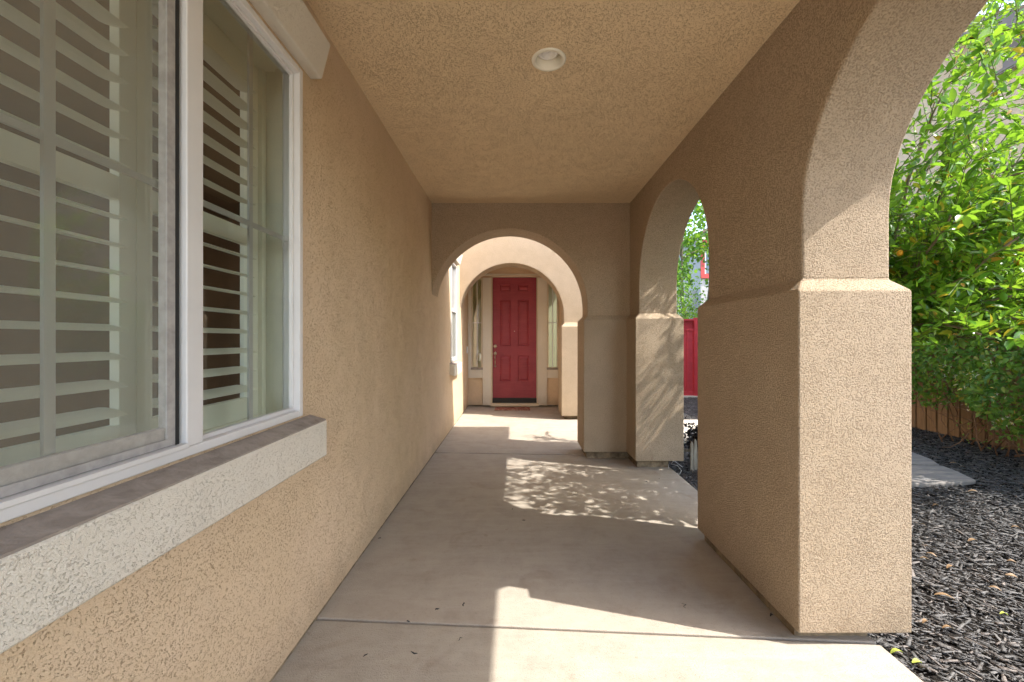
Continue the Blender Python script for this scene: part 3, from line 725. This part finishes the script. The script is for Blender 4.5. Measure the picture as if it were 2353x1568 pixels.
sm.build('stem', M['vinestem'], vine, smooth=True)['kind'] = 'stuff'
# thin curtain of low sprigs in front of the fence
P = []
for k in range(900):
    y = random.uniform(2.0, 5.3); P.append((random.uniform(5.7, 6.2), y, random.uniform(.02, .75)))
P = np.array(P); n = len(P); L = rng.uniform(.025, .05, n)
V, T_, Q_ = leaves(P, unit(n), unit(n)*.5+np.array([-.7, 0, .5]), L, L*.55, .1, .15); np_mesh('low_foliage', V, T_, Q_, M['vineleaf'], vine)

def tree(name, base, h, crown_c, crown_r, nleaf, label, leafsize, stems=5, mat='treeleaf', gap=.1):
    t_ = empty(name, base, label, 'tree'); b = MB(); ends = []
    base = Vector(base); cc = Vector(crown_c)
    for k in range(stems):
        a = 2*math.pi*k/stems+random.uniform(-.3, .3); p = base+Vector((math.cos(a)*.06, math.sin(a)*.06, 0)); d = Vector((math.cos(a)*.32, math.sin(a)*.32, 1)).normalized(); pts = [p.copy()]
        for q in range(7): d = (d+Vector((random.uniform(-.12, .12), random.uniform(-.12, .12), .03))).normalized(); p = p+d*h/7; pts.append(p.copy())
        b.tube(pts, [.075*(1-.11*i) for i in range(8)], 7); ends += pts[5:]
        for q in range(5, 8):
            for _ in range(3):
                dd = (d+Vector(unit(1)[0])*.9).normalized(); e = pts[q]+dd*random.uniform(.3, .8); b.tube([pts[q], (pts[q]+e)/2+Vector((0, 0, .03)), e], [.018, .011, .005], 5); ends.append(e)
    b.build('trunk', M['bark'], t_, smooth=True)
    cl = []
    for _ in range(max(30, nleaf//55)):
        u = Vector(unit(1)[0])*(random.random()**.4); cl.append(cc+Vector((u.x*crown_r[0], u.y*crown_r[1], u.z*crown_r[2])))
    cl += ends; cl = np.array([tuple(c) for c in cl]); P = cl[rng.integers(0, len(cl), nleaf)]+rng.normal(size=(nleaf, 3))*gap
    n = nleaf; L = rng.uniform(.7, 1.2, n)*leafsize; V, T_, Q_ = leaves(P, unit(n)+np.array([0, 0, -.3]), unit(n)*.8+np.array([.2, -.3, .6]), L, L*.85, .1, .1)
    np_mesh('crown', V, T_, Q_, M[mat], t_)
tree('garden_tree', (5.65, 12.6, -.1), 4.6, (5.2, 12.6, 5.3), (1.7, 1.2, 1.6), 5200, 'multi-stemmed leafy tree with pale bark behind the red fence', .12, 6, gap=.15)
def bush(c, r, n, label, ls=.06, mat='bushleaf'):
    o_ = empty('shrub', (c[0], c[1], -.1), label, 'shrub'); u = unit(n)*(rng.random((n, 1))**.35)*np.array(r)*(1+.25*np.sin(rng.random((n, 1))*20)); P = np.array(c)+u
    L = rng.uniform(.7, 1.3, n)*ls; V, T_, Q_ = leaves(P, unit(n), unit(n)*.7+np.array([0, -.3, .6]), L, L*.6); np_mesh('foliage', V, T_, Q_, M[mat], o_)
    b = MB(); 
    for k in range(6): b.tube([(c[0], c[1], -.1), (c[0]+random.uniform(-.2, .2), c[1], c[2]*.5), (c[0]+random.uniform(-.5, .5)*r[0], c[1]+random.uniform(-.4, .4)*r[1], c[2]+r[2]*.3)], [.025, .015, .006], 5)
    b.build('stem', M['bark'], o_)
bush((4.5, 10.8, 1.55), (1.1, .55, .75), 3000, 'bright yellow-green shrub rising just above the red fence')

bush((4.35, 11.3, 2.2), (.85, .5, 1.3), 2600, 'taller mid-green shrub left of the multi-stemmed tree', .08, 'treeleaf')
# black bark mulch, loose chips
def chips():
    n = 120000
    Y = 1.0+9*rng.random(n)**2.2; X = rng.uniform(1.55, 6.35, n)
    keep = ~((X < 4.35) & (Y > 5.45) & (Y < 6.93)) & ~((X < 1.62) & (Y > 1.0)) & ~((X > 3.0) & (Y > 3.86) & (Y < 5.08) & (X < 4.44+(Y-3.9)*.36))
    keep &= (X > .6*Y) | ((X < .50*Y) & (X > .36*Y))
    X = X[keep]; Y = Y[keep]
    Y2 = rng.uniform(6.95, 9.68, 9000); X2 = Y2*rng.uniform(.37, .50, 9000); Y3 = rng.uniform(3.0, 5.4, 5000); X3 = 1.63+rng.random(5000)*(.5*Y3-1.63+.25)
    X = np.concatenate([X, X2, X3]); Y = np.concatenate([Y, Y2, Y3]); n = len(X)
    # extra density close to the camera
    L = np.clip(.010+rng.exponential(.020, n), .010, .10); Wd = np.clip(L*rng.uniform(.14, .42, n), .003, .020); H = rng.uniform(.002, .006, n)
    a = rng.normal(.35, .75, n); tilt = rng.normal(0, .16, n)
    Z = -.072+rng.random(n)*.028
    d = np.stack([np.cos(a)*np.cos(tilt), -np.sin(a)*np.cos(tilt), np.sin(tilt)], 1); s_ = np.cross(d, np.array([0, 0, 1.])+rng.normal(size=(n, 3))*.25); s_ /= np.linalg.norm(s_, axis=1, keepdims=True); u = np.cross(s_, d)
    P = np.stack([X, Y, Z], 1); pts = []
    for (i, j, k) in ((-1, -1, -1), (1, -.4, -1), (.9, .5, -1), (-.9, 1, -1), (-1, -.8, 1), (.85, -.3, 1), (.8, .4, 1), (-.8, .8, 1)):
        jit = 1+.25*rng.standard_normal((n, 1)); pts.append(P+d*(i*L/2)[:, None]+s_*(j*Wd/2)[:, None]*jit+u*(k*H/2)[:, None])
    V = np.stack(pts, 1).reshape(-1, 3); idx = np.arange(n)*8
    Q = np.concatenate([np.stack([idx+a_ for a_ in q], 1) for q in ((0, 3, 2, 1), (4, 5, 6, 7), (0, 1, 5, 4), (1, 2, 6, 5), (2, 3, 7, 6), (3, 0, 4, 7))])
    o = np_mesh('mulch', V, np.zeros((0, 3), int), Q, M['chip'], None, False)
    tag(o, 'black shredded bark mulch covering the side bed', 'mulch', kind='stuff')
chips()

# flagstones (shaded, right of the pillar)
def stone(poly, z0, z1, label):
    V, F = prism(poly, z0, z1, 'z'); o = obj('stepping_stone', V, F, M['flagstone'], None, bevel=.01)
    tag(o, label, 'stepping stone', 'flagstones in the mulch')
stone([(3.1, 3.84), (3.9, 3.83), (4.2, 3.86), (4.47, 3.93), (4.58, 4.2), (4.62, 4.38), (3.2, 4.45)], -.07, -.025, 'grey pointed flagstone nearest the pillar, lying in black mulch')
stone([(3.3, 4.49), (4.63, 4.42), (4.76, 4.65), (4.82, 4.9), (4.68, 5.1), (3.4, 5.12)], -.07, -.028, 'brownish flagstone behind the grey pointed one')

# fallen leaves on the mulch
def leafthing(name, p, L, ang, label, cat, group, mat='dryleaf', wd=.4):
    nn = 6; V = []; F = []
    for i in range(nn+1):
        u = i/nn; hw = wd*L*.5*math.sin(math.pi*min(1, u*.92+.05))**.8; x_ = (u-.5)*L; z_ = .012*math.sin(u*math.pi)+.006
        for s_ in (-1, 0, 1): V.append((x_, s_*hw, z_+abs(s_)*hw*.45))
    for i in range(nn):
        for j in range(2): a_ = i*3+j; F.append((a_, a_+1, a_+4, a_+3))
    o = obj(name, V, F, M[mat], None, smooth=True); L *= .8; o.scale = (.8, .8, .8); o.location = p; o.rotation_euler = (random.uniform(-.3, .3), random.uniform(-.2, .2), ang)
    return tag(o, label, cat, group)
def gpt(px, py, z):  # ground point seen at a place of the photograph; used once to read off where each leaf lies
    Y = 930*(CAMH-z)/(py-780); return ((px-1185)*Y/930, Y, z)
spots = [(1040,1000,'long yellow leaf lying lowest-but-centre on the sunlit mulch',.10),(890,515,'pale cream leaf close to the pillar edge on sunlit mulch',.05),(980,380,'curled orange leaf at the far edge of the sunlit mulch',.06),(1230,620,'long orange leaf in the middle of the mulch bed',.08),
 (905,745,'bright orange leaf beside the lower pillar edge',.06),(950,715,'thin amber leaf just above a bright orange one',.06),(920,660,'small ochre leaf near the pillar at mid height',.04),(1080,800,'dark brown curled leaf in the middle of the mulch',.07),
 (1230,285,'orange leaf lying in the shaded mulch',.08),(1520,530,'orange leaf at the right border of the picture',.06),(1490,860,'straw-coloured leaf at the right of the sunlit mulch',.07),(1440,1120,'yellow-green leaf low at the right of the mulch',.05),
 (910,1170,'reddish leaf low beside the pillar base',.05),(1065,1215,'orange-brown leaf below the long yellow one',.06),(720,1380,'yellow-green sprig on the mulch beside the slab corner',.07),(850,1445,'thin pale leaf next to the yellow-green sprig',.06),
 (1160,120,'dry orange leaf by the tip of the flagstone',.07),(1100,95,'yellow leaf touching the edge of the flagstone',.08),(1380,945,'pair-like tan leaf right of the long yellow leaf',.06),(1490,760,'amber leaf at the right, above the straw-coloured one',.05)]
for (zx, zy, lab, L) in spots:
    p = gpt(1816.9+.3404*zx, 1034+.3404*zy, -.045); leafthing('fallen_leaf', p, L, random.uniform(-.9, .3), lab, 'leaf', 'fallen leaves on the mulch', 'greensprig' if 'green' in lab else 'dryleaf')
# bits of litter on the porch floor
lit = [(1240,553,'tiny dark curled leaf near the dappled light'),(1297,610,'thin brown twig just below the dappled light'),(860,1060,'small dark twig left of the near sun patch'),(990,1035,'black curled leaf left of the near sun patch tip'),(715,1120,'dark fleck beside the near floor joint'),
 (975,1210,'black seed husk on the nearest slab left of the sun edge'),(745,1275,'thin dark stalk on the nearest slab'),(570,700,'curled dark twig at the foot of the left wall'),(1915,415,'short dark twig in the dappled light near the slab edge'),(1980,400,'dark twig nearest the far pillar foot'),
 (2108,1042,'dark comma-shaped leaf near the right pillar'),(500,1293,'black speck on the nearest slab at the left')]
for (zx, zy, lab) in lit:
    p = gpt(612.7+.4557*zx, 919+.4557*zy, .0)
    mb = MB(); L = random.uniform(.009, .019); a = random.uniform(0, 3)
    q_ = [random.uniform(-.6, .6) for _ in range(3)]; r_ = random.uniform(.0012, .0034)
    mb.tube([(-L, 0, .003), (-L*.4, L*q_[0], .005), (L*.3, L*q_[1], .004+.004*random.random()), (L, L*q_[2], .003)], [.0008, r_, r_*.9, .0006], 6)
    o = mb.build('floor_litter', M['withered']); o.location = p; o.rotation_euler = (0, 0, a); tag(o, lab, 'litter', 'plant litter on the porch floor')
p = gpt(1772, 1420, 0); o = leafthing('floor_litter', (p[0], p[1], .004), .035, .6, 'largest black curled leaf, beside the near pillar foot', 'litter', 'plant litter on the porch floor', 'withered')

# small picket edging, withered plant and loose cable beside the far pillar
pe = empty('picket_edging', (1.88, 4.3, -.07), 'short weathered white picket stakes beside the far pillar', 'garden edging')
for k in range(6):
    x0 = 1.85+k*.045; yy = 4.28+.03*k; h = .26+.03*math.sin(k*2.3)
    V, F = prism([(x0, -.07), (x0+.03, -.07), (x0+.03+.008*math.sin(k), h-.03), (x0+.015, h), (x0+.008*math.sin(k), h-.03)], yy, yy+.014, 'y'); obj('stake', V, F, M['oldwhite'], pe)
box('rail', 1.80, 2.08, 4.46, 4.472, .10, .13, M['oldwhite'], pe)
wp = empty('withered_plant', (1.98, 4.42, -.07), 'blackened withered plant standing at the picket stakes', 'plant')
P = np.array([1.99, 4.42, .27])+rng.normal(size=(700, 3))*np.array([.06, .05, .065]); n = len(P); L = rng.uniform(.02, .05, n)
V, T_, Q_ = leaves(P, unit(n), unit(n), L, L*.7, .5, .5); np_mesh('dead_foliage', V, T_, Q_, M['withered'], wp)
b = MB()
for k in range(5): b.tube([(1.98+.01*k, 4.42, -.07), (1.96+.015*k, 4.41, .1), (1.93+.03*k, 4.40, .26)], [.006, .005, .003], 5)
b.build('stalk', M['withered'], wp)
cb = MB(); cb.tube([(1.60, 4.28, -.03), (1.60, 4.24, .03), (1.585, 4.20, .0), (1.62, 4.14, -.02), (1.66, 4.10, -.03), (1.69, 4.13, .0), (1.68, 4.2, .03), (1.63, 4.25, .03), (1.72, 4.40, .02), (1.80, 4.36, -.04)], .003, 5)
tag(cb.build('cable', M['wire'], smooth=True), 'thin white cable curling out of the mulch at the far pillar foot', 'cable')

# ------------------------------------------------------------------ neighbours
nh = empty('neighbour_house', (9, 6, -.1), 'tall tan stucco house with brown gable trim behind the lemon tree', 'house')
XN = 8.3
# gable line passes the two points read from the photograph
zr = lambda y: CAMH+5.17+.52*(y-6.37)
pk = 8.2
poly = [(-2.5, -.15), (pk*2+2.5, -.15), (pk*2+2.5, zr(-2.5)-.25), (pk, zr(pk)-.25), (-2.5, zr(-2.5)-.25)]
V, F = prism(poly, XN, XN+7, 'x'); obj('wall', V, F, M['neighbour_stucco'], nh)
def slope(y0, y1, x0, x1, th, dz):
    a, b_ = (zr(y0) if y0 <= pk else zr(2*pk-y0)), (zr(y1) if y1 <= pk else zr(2*pk-y1))
    return prism([(y0, a+dz-th), (y1, b_+dz-th), (y1, b_+dz), (y0, a+dz)], x0, x1, 'x')
for (a, b_) in ((-3, pk), (pk, 2*pk+3)):
    V, F = slope(a, b_, XN-.30, XN+7.3, .10, .10); obj('roof', V, F, M['roof'], nh)
    V, F = slope(a, b_, XN-.35, XN-.301, .26, .02); obj('fascia', V, F, M['fascia'], nh)
    V, F = slope(a, b_, XN-.30, XN-.001, .03, -.02); obj('soffit', V, F, M['fascia'], nh)
vt = MB(); vt.box(XN-.06, XN-.002, 6.35, 6.85, 5.9, 6.42); vt.box(XN-.12, XN-.061, 6.3, 6.9, 5.82, 5.9); vt.box(XN-.10, XN-.061, 6.32, 6.88, 6.42, 6.5)
vt.build('gable_vent', M['fascia'], nh)
wn_ = MB(); wn_.box(XN-.05, XN-.002, 3.6, 5.0, 3.6, 4.9); wn_ = wn_.build('window', M['vinyl'], nh); box('pane', XN-.07, XN-.051, 3.7, 4.9, 3.7, 4.8, M['blueglass'], wn_)

fh = empty('far_house', (13, 24, -.1), 'pale house with red window trim beyond the leafy tree', 'house')
box('wall', 10.97, 22, 24, 32, -.1, 7.6, M['far_stucco'], fh); box('garage_wall', 8.2, 10.96, 24.6, 31, -.1, 4.3, M['far_stucco'], fh)
V, F = prism([(10.6, 7.55), (22.5, 7.55), (15.5, 10)], 23.5, 32.5, 'y'); obj('roof', V, F, M['roof'], fh)
wf = MB(); wx0, wx1, wz0, wz1 = 10.95, 12.6, 4.95, 7.2
wf.box(wx0, wx0+.22, 23.9, 24.0, wz0, wz1); wf.box(wx1-.22, wx1, 23.9, 24, wz0, wz1); wf.box(wx0+.22, wx1-.22, 23.9, 24, wz0, wz0+.25); wf.box(wx0+.22, wx1-.22, 23.9, 24, wz1-.25, wz1)
wf = wf.build('window', M['redtrim'], fh)
box('pane', wx0+.3, wx1-.3, 23.95, 23.99, wz0+.3, wz1-.3, paint('far_pane', (.12, .16, .2), .1), wf)
fm2 = MB(); fm2.box(wx0+.23, wx0+.3, 23.93, 23.99, wz0+.25, wz1-.25); fm2.box(11.7, 11.78, 23.93, 23.99, wz0+.25, wz1-.25); fm2.build('frame', M['vinyl'], wf)
